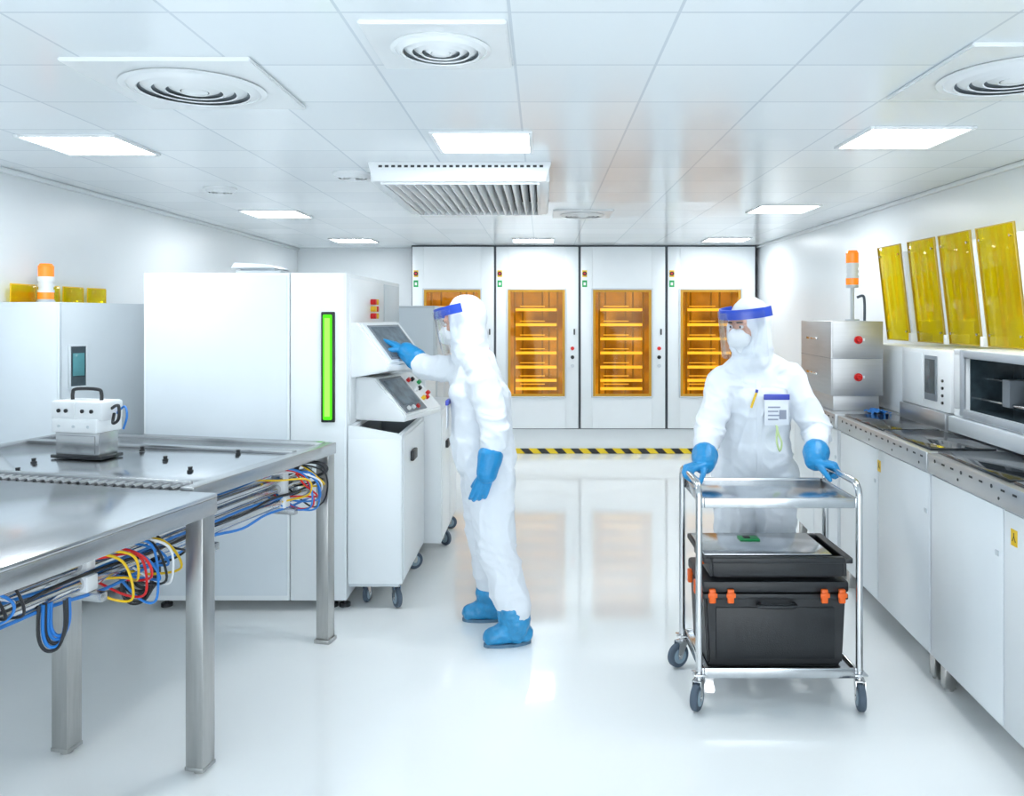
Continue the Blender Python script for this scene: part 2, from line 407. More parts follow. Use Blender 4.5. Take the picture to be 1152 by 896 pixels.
# ------------------------------------------------------------ casters
def caster(parent,x,y,zt,r,ang=0,w=.024):
    c,s_=math.cos(ang),math.sin(ang); f=Vector((c,s_,0)); a=Vector((-s_,c,0))
    p=Vector((x,y,0)); wc=p+f*.025+Vector((0,0,r+.001))
    m=MB().box((x-.028,y-.028,zt-.007),(x+.028,y+.028,zt),.002).cyl((x,y,zt-.007),(x,y,2*r+.004),.014)
    M=Matrix.Translation(p)@Matrix.Rotation(ang,4,'Z')
    for sg in (-1,1):
        yy=sg*(w/2+.004)
        b=bmesh.new()
        poly=[(-.02,2*r+.012),(.03,2*r+.012),(.04,r+.01),(.034,r-.012),(.018,r-.012)]
        A=[b.verts.new(M@Vector((q[0],yy-.002,q[1]))) for q in poly];B=[b.verts.new(M@Vector((q[0],yy+.002,q[1]))) for q in poly]
        b.faces.new(A);b.faces.new(B[::-1])
        for i in range(5): b.faces.new((A[i],B[i],B[(i+1)%5],A[(i+1)%5]))
        m.take(b,0)
    m.box((-.02,-w/2-.004,2*r+.006),(.03,w/2+.004,2*r+.012),.001,M=M)
    k=part(m,'caster',parent,CHROME)
    m=MB().tube([wc-a*(w/2),wc-a*(w*.3),wc+a*(w*.3),wc+a*(w/2)],[r*.9,r,r,r*.9],n=28)
    m.tube([wc-a*(w/2+.002),wc+a*(w/2+.002)],r*.62,n=24,mi=1).tube([wc-a*(w/2+.008),wc+a*(w/2+.008)],r*.16,n=10,mi=2)
    part(m,'wheel',k,[RUBBER,HUB,CHROME],'grey rubber wheel with blue-grey hub')
# ------------------------------------------------------------ main processing machine
CM=thing('processing_machine','large white processing machine with green status light and operator console','machine',(-1.65,5.3,0))
y0=4.53
m=MB().box((-2.24,y0,.06),(-1.42,6.2,1.905),.006).box((-1.415,y0,.06),(-1.10,6.2,1.905),.006)
part(m,'housing',CM,WHITE)
part(MB().box((-2.225,y0-.006,.09),(-1.432,y0,1.89),.004),'access_panel',CM,BLUEGREY,'flat light grey access panel')
part(MB().box((-1.405,y0-.006,.09),(-1.11,y0,1.89),.004),'access_panel',CM,WHITE)
part(MB().box((-1.239,y0-.018,1.065),(-1.161,y0-.006,1.685),.006),'light_bezel',CM,BLACK)
sl=part(MB().box((-1.226,y0-.034,1.08),(-1.174,y0-.018,1.67),.01),'status_light',CM,GREENL,'glowing green vertical light bar')
part(MB().box((-1.215,y0-.0355,1.10),(-1.185,y0-.034,1.65),.0),'light_core',sl,GREENC)
for x,y in ((-2.15,4.62),(-1.2,4.62),(-1.13,4.62),(-2.15,6.1),(-1.2,6.1)):
    part(MB().cyl((x,y,0),(x,y,.018),.032).cyl((x,y,.015),(x,y,.062),.012),'levelling_foot',CM,BLACK)
part(MB().box((-1.10,4.60,1.04),(-1.094,5.55,1.88),.002),'side_panel',CM,WHITE2)
part(MB().box((-1.10,5.6,.12),(-1.094,6.15,1.88),.002),'side_panel',CM,GREYP)
def slope(p0,p1,y0_,y1_,off,th,u0=0,u1=1):
    a=Vector((p0[0],0,p0[1]));b=Vector((p1[0],0,p1[1])); dd=(b-a)
    nn=Vector((-dd.z,0,dd.x)).normalized()
    if nn.x<0: nn=-nn
    A=a+dd*u0+nn*off;B=a+dd*u1+nn*off
    bm=MB(); vs=[]
    for yy in (y0_,y1_):
        for q in (A,B,B+nn*th,A+nn*th): vs.append((q.x,yy,q.z))
    bm.add(vs,[(0,1,2,3),(7,6,5,4),(0,4,5,1),(1,5,6,2),(2,6,7,3),(3,7,4,0)])
    return bm
def swing(px_,py_,deg):
    return Matrix.Translation((px_,py_,0))@Matrix.Rotation(rad(-deg),4,'Z')@Matrix.Translation((-px_,-py_,0))
PA,PB=(-1.05,1.625),(-.845,1.385)
R1=swing(-1.05,4.62,20)
m=MB().prism([(-1.13,1.615),PA,PB,(-.85,1.35),(-1.13,1.30)],'y',4.60,5.06,bev=.008).xf(R1)
pod=part(m,'monitor_housing',CM,WHITE2)
part(slope(PA,PB,4.625,5.035,-.002,.012,.05,.97).xf(R1),'screen_bezel',pod,WHITE)
part(slope(PA,PB,4.655,5.005,.010,.003,.11,.91).xf(R1),'screen_border',pod,BEZEL,'grey screen border')
part(slope(PA,PB,4.675,4.985,.013,.003,.16,.86).xf(R1),'screen',pod,SCREEN,'lit touch screen')
QA,QB=(-.97,1.30),(-.765,1.085)
R2=swing(-1.05,4.74,17)
m=MB().prism([(-1.13,1.305),QA,QB,(-.775,1.05),(-1.13,1.05)],'y',4.72,5.22,bev=.008).xf(R2)
pod2=part(m,'control_housing',CM,WHITE2)
part(slope(QA,QB,4.75,5.02,-.002,.008,.06,.94).xf(R2),'keypad_bezel',pod2,BEZEL)
part(slope(QA,QB,4.775,4.995,.006,.004,.13,.76).xf(R2),'keypad_screen',pod2,SCREEN,'small lit keypad screen')
for i,(uy,uu,mm) in enumerate([(5.07,.2,RED),(5.07,.45,WHITE2),(5.07,.7,YEL),(5.12,.2,BLACK),(5.12,.45,BLACK),(5.12,.7,RED),(5.175,.3,GRN),(5.175,.6,RED),(4.80,.86,WHITE2),(4.86,.86,WHITE2),(4.92,.86,RED)]):
    p=Vector((QA[0],uy,QA[1])).lerp(Vector((QB[0],uy,QB[1])),uu); nn=Vector((.215,0,.205)).normalized()
    part(MB().cyl(p-nn*.003,p+nn*.02,.013,n=16).xf(R2),'button',pod2,mm)
for i,(zz,mm) in enumerate([(1.69,RED),(1.645,YEL),(1.60,RED)]):
    for yy in (5.15,5.22):
        part(MB().cyl((-1.10,yy,zz+.06),(-1.06,yy,zz+.06),.018,n=16),'pilot_button',CM,mm if yy<5.2 else (YEL if mm is RED else RED))
bx0,bx1,by0,by1=-1.095,-.79,4.545,5.36
m=MB().prism([(bx0,.15),(bx1,.15),(bx1,.985),(bx1-.03,.995),(bx0+.03,1.04),(bx0,1.045)],'y',by0,by0+.03)
m.prism([(bx0,.15),(bx1,.15),(bx1,.985),(bx0,1.045)],'y',by1-.03,by1)
m.box((bx1-.03,by0+.03,.15),(bx1,by1-.03,.99),.002).box((bx0,by0+.03,.15),(bx0+.03,by1-.03,1.04),.002)
m.box((bx0+.03,by0+.03,.15),(bx1-.03,by1-.03,.84),0)
con=part(m,'console_cabinet',CM,WHITE)
part(MB().box((bx0+.03,by0+.03,.84),(bx1-.03,by1-.03,.855),0).box((bx0+.03,by0+.03,.855),(bx0+.034,by1-.03,1.02),0).box((bx1-.034,by0+.03,.855),(bx1-.03,by1-.03,.985),0).box((bx0+.034,by1-.034,.855),(bx1-.034,by1-.03,.985),0),'bin_insert',con,BEZEL,'grey recessed bin insert')
part(MB().box((bx1,by0+.02,.17),(bx1+.008,by1-.02,.97),.003),'console_door',con,WHITE)
part(MB().box((bx1+.008,4.78,.80),(bx1+.03,4.92,.86),.006),'door_handle',con,BLACK)
part(MB().box((bx0,by0-.006,.17),(bx1-.005,by0,.965),.003),'console_front_panel',con,WHITE)
part(MB().box((bx0-.0,by0+.01,.13),(bx1-.02,by1-.02,.15),.004),'console_base',con,GREYP)
caster(CM,-.84,4.62,.13,.055,rad(-60),.028); caster(CM,-.86,5.28,.13,.055,rad(30),.028)
caster(CM,-1.02,4.66,.13,.05,rad(80))
E=thing('side_unit_cabinet','white rolling cabinet unit with casters beside the machine','cabinet',(-.9,5.9,0))
part(MB().box((-1.08,5.42,.13),(-.68,6.35,1.02),.006).box((-1.08,5.8,1.02),(-.84,6.35,1.3),.006),'cabinet_body',E,WHITE)
part(MB().box((-.68,5.46,.16),(-.674,5.86,.98),.002),'cabinet_door',E,WHITE2)
part(MB().box((-.68,5.9,.16),(-.674,6.31,.98),.002),'cabinet_door',E,WHITE2)
part(MB().box((-.674,5.62,.74),(-.655,5.74,.79),.004),'door_handle',E,BLACK)
caster(E,-.72,5.85,.13,.055,rad(-40)); caster(E,-1.0,5.5,.13,.05,0); caster(E,-.74,6.28,.13,.05,0); caster(E,-1.0,6.28,.13,.05,0)
F=thing('equipment_cabinet','grey equipment cabinet standing beside the processing machine','cabinet',(-1.0,7.0,0))
part(MB().box((-1.35,6.5,0),(-.86,7.6,1.74),.008),'cabinet_body',F,GREYP)
part(MB().box((-1.33,6.494,.05),(-.88,6.5,1.72),.003),'cabinet_door',F,BLUEGREY)
part(MB().box((-.86,6.55,.1),(-.854,7.0,1.7),.003),'side_panel',F,GREYP)
part(MB().box((-.86,7.03,.1),(-.854,7.55,1.7),.003),'side_panel',F,GREYP)
t=thing('document_binder','grey binder and papers lying on the machine','binder',(-1.6,4.85,1.905))
part(MB().box((-1.78,4.68,1.907),(-1.52,5.0,1.925),.003),'binder_cover',t,GREYP)
part(MB().box((-1.76,4.7,1.925),(-1.56,4.98,1.94),.002).prism([(-1.80,1.94),(-1.55,1.94),(-1.60,1.962),(-1.78,1.97)],'y',4.66,4.95),'paper_stack',t,BLUEGREY)
# ------------------------------------------------------------ machine at the left wall
D=thing('wall_machine','light grey machine housing with small window by the wall','machine',(-2.8,5.0,0))
part(MB().box((-3.045,4.515,.04),(-2.705,5.95,1.74),.005),'housing',D,BLUEGREY)
part(MB().prism([(-2.70,4.52),(-2.35,5.10),(-2.35,5.95),(-2.70,5.95)],'z',.04,1.735,bev=.004),'side_housing',D,GREYP)
part(MB().box((-3.04,4.509,.06),(-2.715,4.515,1.72),.003),'access_panel',D,BLUEGREY)
ang=math.atan2(.58,.35); M=Matrix.Translation((-2.70,4.52,0))@Matrix.Rotation(ang,4,'Z')
w=MB().frame('y',.04,.15,1.25,1.50,-.012,.004,.012).xf(M)
wf=part(w,'window_frame',D,GREYP)
part(MB().box((.049,-.006,1.262),(.140,.002,1.488),0,M=M),'window_glass',wf,SCRDARK)
part(MB().box((.062,-.012,1.32),(.128,-.006,1.45),.025,M=M),'viewport',wf,TEAL)
for x,y in ((-2.98,4.6),(-2.8,4.65),(-2.98,5.85),(-2.42,5.85)):
    part(MB().cyl((x,y,0),(x,y,.042),.03),'levelling_foot',D,BLACK)
def beacon(x,y,z,h,r,label,pole=0):
    t=thing('signal_beacon',label,'warning light',(x,y,z))
    part(MB().cyl((x,y,z),(x,y,z+.012+pole),r*.32 if pole else r*1.1).cyl((x,y,z),(x,y,z+.01),r*1.15).cyl((x,y,z+pole),(x,y,z+pole+.02),r*1.02),'beacon_base',t,GREYP)
    z0=z+pole+.02; u=h/5.2
    part(MB().cyl((x,y,z0),(x,y,z0+u*1.0),r,n=28),'beacon_lens',t,ORL,'orange lens')
    part(MB().cyl((x,y,z0+u*1.0),(x,y,z0+u*1.4),r*1.06,n=28).cyl((x,y,z0+u*1.4),(x,y,z0+u*1.8),r*.92,n=28).cyl((x,y,z0+u*1.8),(x,y,z0+u*2.2),r*1.04,n=28).cyl((x,y,z0+u*2.2),(x,y,z0+u*2.6),r*.92,n=28).cyl((x,y,z0+u*2.6),(x,y,z0+u*3.3),r*1.06,n=28),'beacon_section',t,WHITE2)
    part(MB().cyl((x,y,z0+u*3.3),(x,y,z0+u*4.8),r,n=28),'beacon_lens',t,ORL,'orange lens')
    part(MB().cyl((x,y,z0+u*4.8),(x,y,z0+u*5.2),r*1.0,r*.75,n=28),'beacon_cap',t,ORL)
beacon(-2.93,4.76,1.74,.21,.042,'orange and white stacked beacon on the grey machine')
lt=None
for yy in [4.66,4.90,5.16,5.43]:
    if lt is None:
        lt=thing('yellow_lid','yellow acrylic lid standing on the wall machine','machine lid',(-3.0,yy,1.74),local=True,group='yellow lids on the wall machine')
        part(MB().box((0,-.105,.0),(.008,.105,.10),.001),'acrylic_panel',lt,YGLASS)
        part(MB().frame('x',-.112,.112,0,.107,-.004,.0,.008,bev=.001),'lid_frame',lt,YEL)
    else: dup(lt,(-3.0,yy,1.74))
# ------------------------------------------------------------ stainless tables (rotated line)
TH=rad(-13.6)
A=thing('steel_table','stainless steel work table with square legs','table',(-1.2,2.98,0),TH,local=True)
part(MB().box((-1.2,-1.5,.995),(0,0,1.01),.003),'table_top',A,TOPST)
m=MB().box((-.05,-1.5,.935),(-.0,0,.995),.003).box((-1.2,-.05,.945),(-.05,0,.995),.003).box((-1.2,-1.5,.945),(-1.15,-.05,.995),.003).box((-1.15,-1.5,.945),(-.05,-1.45,.995),.003)
part(m,'table_frame',A,STEEL)
for x,y in ((-.042,-.042),(-.62,-.05),(-1.15,-.05),(-.042,-1.45),(-1.15,-1.45)):
    part(MB().box((x-.036,y-.036,.02),(x+.036,y+.036,.946),.004).cyl((x,y,0),(x,y,.02),.022).box((x-.038,y-.038,.016),(x+.038,y+.038,.03),.002),'leg',A,STEELV)
B=thing('transfer_table','stainless steel conveyor table with roller edge','table',(-1.06,4.15,0),TH,local=True)
part(MB().box((-1.62,-1.06,.985),(-.05,-.03,1.0),.002),'table_top',B,TOPST)
m=MB().box((-.06,-1.12,.955),(0,0,1.012),.003).box((-1.64,-.04,.965),(-.06,0,1.015),.003).box((-1.64,-1.12,.965),(-1.60,-.04,1.012),.003).box((-1.6,-1.12,.955),(-.06,-1.085,.995),.003)
m.box((-1.6,-.32,1.0),(-.06,-.28,1.016),.003)
part(m,'table_frame',B,STEEL)
for x,y in ((-.04,-.04),(-1.59,-.05),(-1.59,-1.07)):
    part(MB().box((x-.034,y-.034,.02),(x+.034,y+.034,.956),.004).box((x-.042,y-.042,0),(x+.042,y+.042,.02),.002),'leg',B,STEELV)
rl=None
for i in range(36):
    x=-1.57+i*.042
    if rl is None:
        rl=part(MB().cyl((0,-1.125,1.0),(0,-1.06,1.0),.012,n=14).cyl((0,-1.127,1.0),(0,-1.122,1.0),.005,mi=1),'roller',B,[STEEL,BLACK]); rl.location=(x,0,0)
    else:
        c=rl.copy(); COL.objects.link(c); c.parent=B; c.location=(x,0,0)
part(MB().box((-1.6,-1.06,1.0),(-.06,-1.045,1.022),.002),'guide_bar',B,STEEL)
def pegs(lst):
    p0=None
    for (u,v,d) in lst:
        w=Vector((U(u,d),d,1.002))
        if p0 is None:
            p0=thing('locating_peg','small black locating peg on the steel conveyor table','peg',w,local=True,group='locating pegs on the table')
            part(MB().cyl((0,0,0),(0,0,.008),.013).cyl((0,0,.008),(0,0,.022),.008,.010),'peg_body',p0,BLACK)
        else: dup(p0,w)
pegs([(38,0,3.62),(160,0,3.95),(186,0,3.68),(268,0,3.85),(214,0,3.42),(20,0,3.4)])
dG=3.78
Gx=U(98,dG); G=thing('gripper_head','white and steel gripper head with black handle','machine part',(Gx,dG,1.0),rad(-13.6),local=True)
part(MB().box((-.14,-.07,0.003),(.14,.07,.02),.004),'base_plate',G,BLACKG)
part(MB().box((-.12,-.06,.02),(.12,.06,.125),.004).box((-.10,-.065,.03),(.10,-.06,.11),.002),'steel_block',G,STEEL)
part(MB().box((-.125,-.08,.125),(.125,.08,.19),.008).box((-.14,-.07,.18),(.14,.07,.27),.012).box((-.02,-.075,.185),(.0,-.068,.265),.002),'white_housing',G,WHITE2)
for xx in (-.09,-.05,.04,.09): part(MB().cyl((xx,-.076,.225),(xx,-.068,.225),.009),'fastener',G,BLACK)
for xx in (-.08,0,.08): part(MB().cyl((xx,-.084,.155),(xx,-.078,.155),.007),'fastener',G,GREYP)
part(MB().tube([(-.08,0,.265),(-.08,0,.30),(-.06,0,.32),(.06,0,.32),(.08,0,.30),(.08,0,.265)],.008,smooth=4),'handle',G,BLACK)
part(MB().tube([(.13,0,.23),(.19,-.02,.25),(.20,-.03,.19),(.17,-.03,.17),(.15,0,.21)],.007,smooth=6),'hose',G,BLACK)
part(MB().tube([(.13,.03,.2),(.18,.03,.24),(.22,.0,.2),(.2,.0,.14)],.005,smooth=6),'hose',G,BLUE)
# ------------------------------------------------------------ tube rails under tables
R=thing('tube_rail','bundle of parallel steel tubes on white clamps under the tables','pipes',(-1.2,2.98,0),TH,local=True)
for (x,z,r) in ((-.25,.885,.014),(-.27,.835,.022),(-.34,.86,.018),(-.26,.775,.024),(-.36,.79,.022)):
    part(MB().cyl((x,-1.35,z),(x,1.1,z),r,n=18),'tube',R,CHROME)
for y in (-.95,-.35,.25,.85):
    m=MB().box((-.40,y-.025,.745),(-.225,y+.025,.80),.006).box((-.30,y-.02,.80),(-.23,y+.02,.915),.006)
    part(m,'clamp',R,WHITE2)
    part(MB().box((-.42,y-.015,.715),(-.18,y+.015,.745),.002),'cross_bar',R,STEEL)
for y in (-1.2,1.05): part(MB().box((-.33,y-.02,.75),(-.30,y+.02,.955),.002),'hanger',R,STEEL)
def bundle(label,cy,cz,spec,cx=-.17,r=.0045):
    t=thing('cable_bundle',label,'cables',(-1.2,2.98,0),TH,local=True)
    for k,(mm,h) in enumerate(spec):
        y=cy+(k-len(spec)/2)*.022; j=lambda a: random.uniform(-a,a)
        pts=[(cx-.12+j(.02),y-.16+j(.05),cz+.08),(cx-.03+j(.02),y-.09+j(.04),cz+.09+j(.03)),(cx+.04+j(.02),y+j(.03),cz+.04+j(.02)),(cx+.03+j(.02),y+.05+j(.02),cz-h+j(.02)),(cx-.04+j(.02),y+.03+j(.03),cz-h-.02),(cx-.1,y-.07+j(.04),cz-.02+j(.03))]
        part(MB().tube(pts,r,n=8,smooth=7),'cable',t,mm)
    return t
bundle('red, yellow, blue and black looped cables by table leg',-.17,.80,[(YEL,.09),(YEL,.03),(RED,.10),(RED,.05),(BLUE,.12),(BLUE,.06),(BLACK,.07),(WHITE2,.08),(BLUE,.02),(YEL,.06),(BLACK,.03)])
bundle('red, yellow and blue looped cables at rail end',.93,.83,[(YEL,.03),(BLUE,.07),(RED,.08),(RED,.03),(BLUE,.05),(BLUE,.1),(WHITE2,.05),(BLACK,-.02),(YEL,.0),(BLACK,.1)])
bundle('black and blue hoses clipped on the tubes',-.75,.84,[(BLUE,.03),(BLACK,.02),(BLUE,.05),(WHITE2,.02),(BLACK,.05)],cx=-.2)
t=thing('cable_bundle','blue and black air hoses running along the steel tubes','cables',(-1.2,2.98,0),TH,local=True)
for k,(mm,x,z) in enumerate([(BLUE,-.3,.9),(BLUE,-.31,.915),(BLUE,-.24,.805),(BLACK,-.22,.81),(BLACK,-.33,.82),(BLUE,-.235,.745)]):
    pts=[(x+random.uniform(-.012,.012),-1.3+i*.2,z+random.uniform(-.012,.012)) for i in range(13)]
    part(MB().tube(pts,.006,n=8,smooth=5),'hose',t,mm)
def ucoil(label,cx,cy,ztop,drop,cols,wd=.05):
    t=thing('cable_coil',label,'cables',(-1.2,2.98,0),TH,local=True)
    for k,mm in enumerate(cols):
        w=wd*(1-.10*(k%3))+random.uniform(-.006,.006); dz=drop*(1-.07*k); y=cy+k*.008
        pts=[(cx-w*.5,y-w,ztop+.02),(cx-w*.55,y-w,ztop-dz*.55),(cx-w*.35,y-w*.6,ztop-dz*.9),(cx,y,ztop-dz),(cx+w*.3,y+w*.6,ztop-dz*.9),(cx+w*.5,y+w,ztop-dz*.5),(cx+w*.45,y+w,ztop+.02)]
        part(MB().tube(pts,.0055,n=8,smooth=4),'cable',t,mm)
ucoil('coiled black cable hanging from the tube rail',-.26,-.10,.745,.13,[BLACK]*6,.05)
ucoil('looped blue and black hose hanging below the rail',-.22,-.52,.745,.13,[BLACK,BLUE,BLACK,BLUE,BLUE],.028)
t=thing('cable_coil','coiled black cable hanging by the far rail end','cables',(-1.2,2.98,0),TH,local=True)
for k in range(3):
    cx,cy,cz=-.18,.98+k*.012,.905
    pts=[(cx+.07*math.sin(a),cy+.02*math.sin(a),cz+.035*math.cos(a)) for a in [i*math.pi/5 for i in range(10)]]
    part(MB().tube(pts,.006,n=8,smooth=3,closed=True),'cable',t,BLACK)
# ------------------------------------------------------------ right-hand counters
RT=rad(-3.74); RO=(1.71,2.86,0)
Rm=Matrix.Translation(RO)@Matrix.Rotation(RT,4,'Z')
def RL(x,y,z): return tuple(Rm@Vector((x,y,z)))
def counter(y0,y1,x0,doors,label,sticker=None,slabs=(),dep=.68):
    t=thing('base_cabinet',label,'cabinet',RO,RT,local=True)
    part(MB().box((x0+.006,y0,.12),(x0+dep,y1,.955),.004),'cabinet_body',t,WHITE)
    for i,(a,b) in enumerate(doors):
        dd=part(MB().box((x0-.004,a+.006,.135),(x0+.006,b-.006,.945),.003),'door',t,WHITE)
        part(MB().box((x0-.008,a+.03,.76),(x0-.004,a+.055,.78),.001),'latch',dd,GREYP)
    for y in (y0+.05,y1-.06):
        for x in (x0+.05,x0+dep-.06):
            part(MB().box((x-.025,y-.025,.012),(x+.025,y+.025,.12),.003).cyl((x,y,0),(x,y,.012),.02),'leg',t,STEELV)
    if sticker:
        a,z=sticker
        st=part(MB().box((x0-.0055,a-.022,z-.03),(x0-.004,a+.022,z+.03),0),'warning_sticker',t,YEL,'yellow warning sticker with black symbol')
        m=MB(); m.prism([(a-.013,z-.014),(a-.009,z-.014),(a,z+.002),(a+.009,z-.014),(a+.013,z-.014),(a+.002,z+.005),(a+.002,z+.018),(a-.002,z+.018),(a-.002,z+.005)],'x',x0-.0065,x0-.0054)
        part(m,'warning_symbol',st,BLACK)
    c=thing('machine_bed','metal machine bed with slotted edge and dark glass stages','worktop',RO,RT,local=True)
    m=MB().box((x0-.02,y0,.957),(x0+dep+.02,y1-.004,1.045),.004)
    n=int((y1-y0)/.085)
    for i in range(n):
        y=y0+.05+i*.085
        if i%3==2: m.cyl((x0-.0215,y,1.02),(x0-.018,y,1.02),.008,n=12,mi=1)
        else: m.box((x0-.0215,y-.014,1.016),(x0-.019,y+.014,1.024),0,1)
        if i%4==0: m.cyl((x0-.0215,y+.03,.985),(x0-.018,y+.03,.985),.006,n=12,mi=1)
    part(m,'bed_frame',c,[ALU,DARK])
    for (a,b,xa,xb) in slabs:
        part(MB().box((xa,a,1.0455),(xb,b,1.058),.003),'glass_stage',c,SLAB,'dark reflective stage')
    return t,c
counter(-1.3,.79,0,[(-1.3,-.65),(-.65,.14),(.14,.79)],'white base cabinet with flat doors and yellow warning sticker',(.06,.86),[(-.35,.10,.015,.31),(.13,.76,.015,.31),(-1.2,-.40,.015,.31)])
counter(.80,2.14,0,[(.80,1.47),(1.47,2.14)],'white base cabinet with flat doors under machine bed',(1.45,.86),[(.84,1.42,.015,.31),(1.45,2.11,.015,.31)])
counter(2.19,3.3,0,[(2.19,2.75),(2.75,3.3)],'white base cabinet below the steel box unit',None,[],dep=.62)
t=thing('blue_cloth','blue wiping cloth on the machine bed','cloth',RL(.26,2.25,1.046),RT,local=True)
m=MB()
vs=[];fs=[];n=9
for i in range(n):
    for j in range(n):
        vs.append(((i/(n-1)-.5)*.12,(j/(n-1)-.5)*.16,.002+.028*abs(math.sin(i*1.3+j*.9))*(1-abs(i/(n-1)-.5))))
for i in range(n-1):
    for j in range(n-1): fs.append((i*n+j,i*n+j+1,(i+1)*n+j+1,(i+1)*n+j))
m.add(vs,fs); part(m,'cloth_sheet',t,BLUE)
# steel box unit
t=thing('steel_control_box','brushed steel two-door enclosure with round red buttons','machine',RL(.3,2.75,1.046),RT,local=True)
X0,X1,Ya,Yb=-.30,.03,-.40,.35
part(MB().box((X0+.02,Ya+.02,.0),(X1-.02,Yb-.02,.10),.003),'stand',t,BOXST)
part(MB().box((X0,Ya,.10),(X1,Yb,.58),.004),'enclosure',t,BOXST)
part(MB().box((X0-.002,Ya-.002,.339),(X1-.01,Yb-.01,.342),0),'seam',t,BEZEL)
for z in (.22,.46):
    part(MB().box((X0+.01,Ya-.006,z-.115),(X1-.01,Ya,z+.115),.002),'front_door',t,BOXST)
    k=part(MB().cyl((X0+.17,Ya-.006,z+.0),(X0+.17,Ya-.018,z+.0),.026,n=24).cyl((X0+.17,Ya-.018,z+.0),(X0+.17,Ya-.035,z+.0),.019,.014,n=24),'round_button',t,RED,'round red button')
    part(MB().box((X0+.197,Ya-.010,z-.008),(X0+.212,Ya-.006,z+.010),.001),'button_mark',k,CARD)
    part(MB().box((X0-.012,-.1,z-.008),(X0,.16,z+.008),.003),'side_handle',t,CHROME)
bx,by,bz=RL(.275,2.80,1.627)
beacon(bx,by,bz,.24,.042,'orange and white stacked beacon on the steel box',pole=.23)
t=thing('gooseneck_hose','bent grey conduit standing on the steel box','hose',(bx+.0,by-.12,bz))
part(MB().tube([(bx+.03,by-.14,bz),(bx+.03,by-.14,bz+.12),(bx+.02,by-.14,bz+.17),(bx-.02,by-.14,bz+.16)],.009,smooth=5),'conduit',t,RUBBER)
# white bench machines
g=thing('bench_machine','white benchtop machine with small dark display','machine',RO,RT,local=True)
hx=.36; hb=hx+.31
part(MB().box((hx-.02,1.46,1.046),(hb,2.1,1.14),.004),'machine_base',g,ALU)
part(MB().box((hx,1.44,1.14),(hb,2.12,1.475),.014),'housing',g,WHITE2)
part(MB().box((hx-.008,1.60,1.19),(hx,1.76,1.44),.003),'display_bezel',g,BEZEL)
part(MB().box((hx-.011,1.615,1.23),(hx-.008,1.745,1.42),.001),'display',g,SCRDARK)
for z in (1.19,1.23,1.27,1.31): part(MB().cyl((hx-.008,1.53,z),(hx,1.53,z),.008,n=12),'indicator',g,BLACK)
part(MB().box((hx-.004,1.80,1.16),(hx,2.08,1.45),.002),'service_panel',g,WHITE)
u=thing('lid_base_unit','low white housing carrying a yellow lid','machine',RO,RT,local=True)
part(MB().box((.40,2.15,1.046),(.60,2.88,1.47),.008),'housing',u,WHITE2)
part(MB().box((.396,2.18,1.08),(.40,2.85,1.44),.002),'service_panel',u,WHITE)
h=thing('bench_machine','long white benchtop machine with dark open front','machine',RO,RT,local=True)
part(MB().box((hx-.03,-.3,1.060),(hb,1.40,1.14),.006),'machine_base',h,GREYP)
a,b=.55,1.26
m=MB().box((hx,-.3,1.14),(hb,1.40,1.18),.006).box((hx,-.3,1.46),(hb,1.40,1.49),.006).box((hx,b,1.18),(hb,1.40,1.46),.006).box((hx,-.3,1.18),(hb,a,1.46),.006).box((hb-.02,a,1.18),(hb,b,1.46),0)
part(m,'housing',h,WHITE2)
part(MB().box((hb-.08,a,1.18),(hb-.02,b,1.46),0).box((hx+.02,a,1.18),(hb-.08,a+.006,1.46),0).box((hx+.02,b-.006,1.18),(hb-.08,b,1.46),0).box((hx+.02,a,1.454),(hb-.08,b,1.46),0).box((hx+.02,a,1.18),(hb-.08,b,1.186),0),'chamber_lining',h,SCRDARK,'dark chamber')
part(MB().frame('x',a-.04,b+.04,1.15,1.488,hx-.016,hx+.002,.04,bev=.006),'chamber_frame',h,mat('mid_grey_frame',(.38,.42,.46),.35))
part(MB().cyl((hx+.08,a,1.24),(hx+.08,b,1.24),.009),'guide_rod',h,STEEL)
part(MB().cyl((hx+.14,a,1.34),(hx+.14,b,1.34),.008),'guide_rod',h,STEEL)
part(MB().box((hx+.06,.95,1.23),(hx+.16,1.02,1.36),.004),'carriage',h,BEZEL)
part(MB().box((hx+.05,.62,1.20),(hx+.2,.80,1.30),.004),'inner_block',h,BEZEL)
part(MB().box((hx-.006,.12,1.22),(hx,.42,1.42),.002),'control_display',h,SCRDARK)
# yellow lids
lt=None
for (yc,wd) in [(4.155,.35),(4.565,.37),(4.965,.35),(5.42,.33)]:
    xb=2.40
    if lt is None:
        lt=thing('yellow_lid','open yellow acrylic machine lid on a white arm','machine lid',(xb,yc,1.50),local=True,group='open yellow lids above the bench machines')
        aa=math.atan2(-.07,.62); MT=Matrix.Rotation(aa,4,'Y')
        part(MB().box((-.004,-.17,0),(.004,.17,.63),.001,M=MT),'acrylic_panel',lt,YGLASS)
        part(MB().frame('x',-.176,.176,-.004,.636,-.006,.006,.006,bev=.001).xf(MT),'lid_frame',lt,mat('yellow_edge',(.45,.32,.04),.4))
        part(MB().box((-.002,-.215,-.005),(.03,-.185,.58),.003,M=MT).box((-.02,-.215,-.008),(.12,-.182,.05),.003),'support_arm',lt,WHITE2)
        for yy in (-.14,.14):
            for zz in (.06,.57):
                part(MB().cyl((-.012,yy,zz),(.0,yy,zz),.007,n=10).xf(MT),'bolt',lt,CHROME)
    else: dup(lt,(xb,yc,1.50))
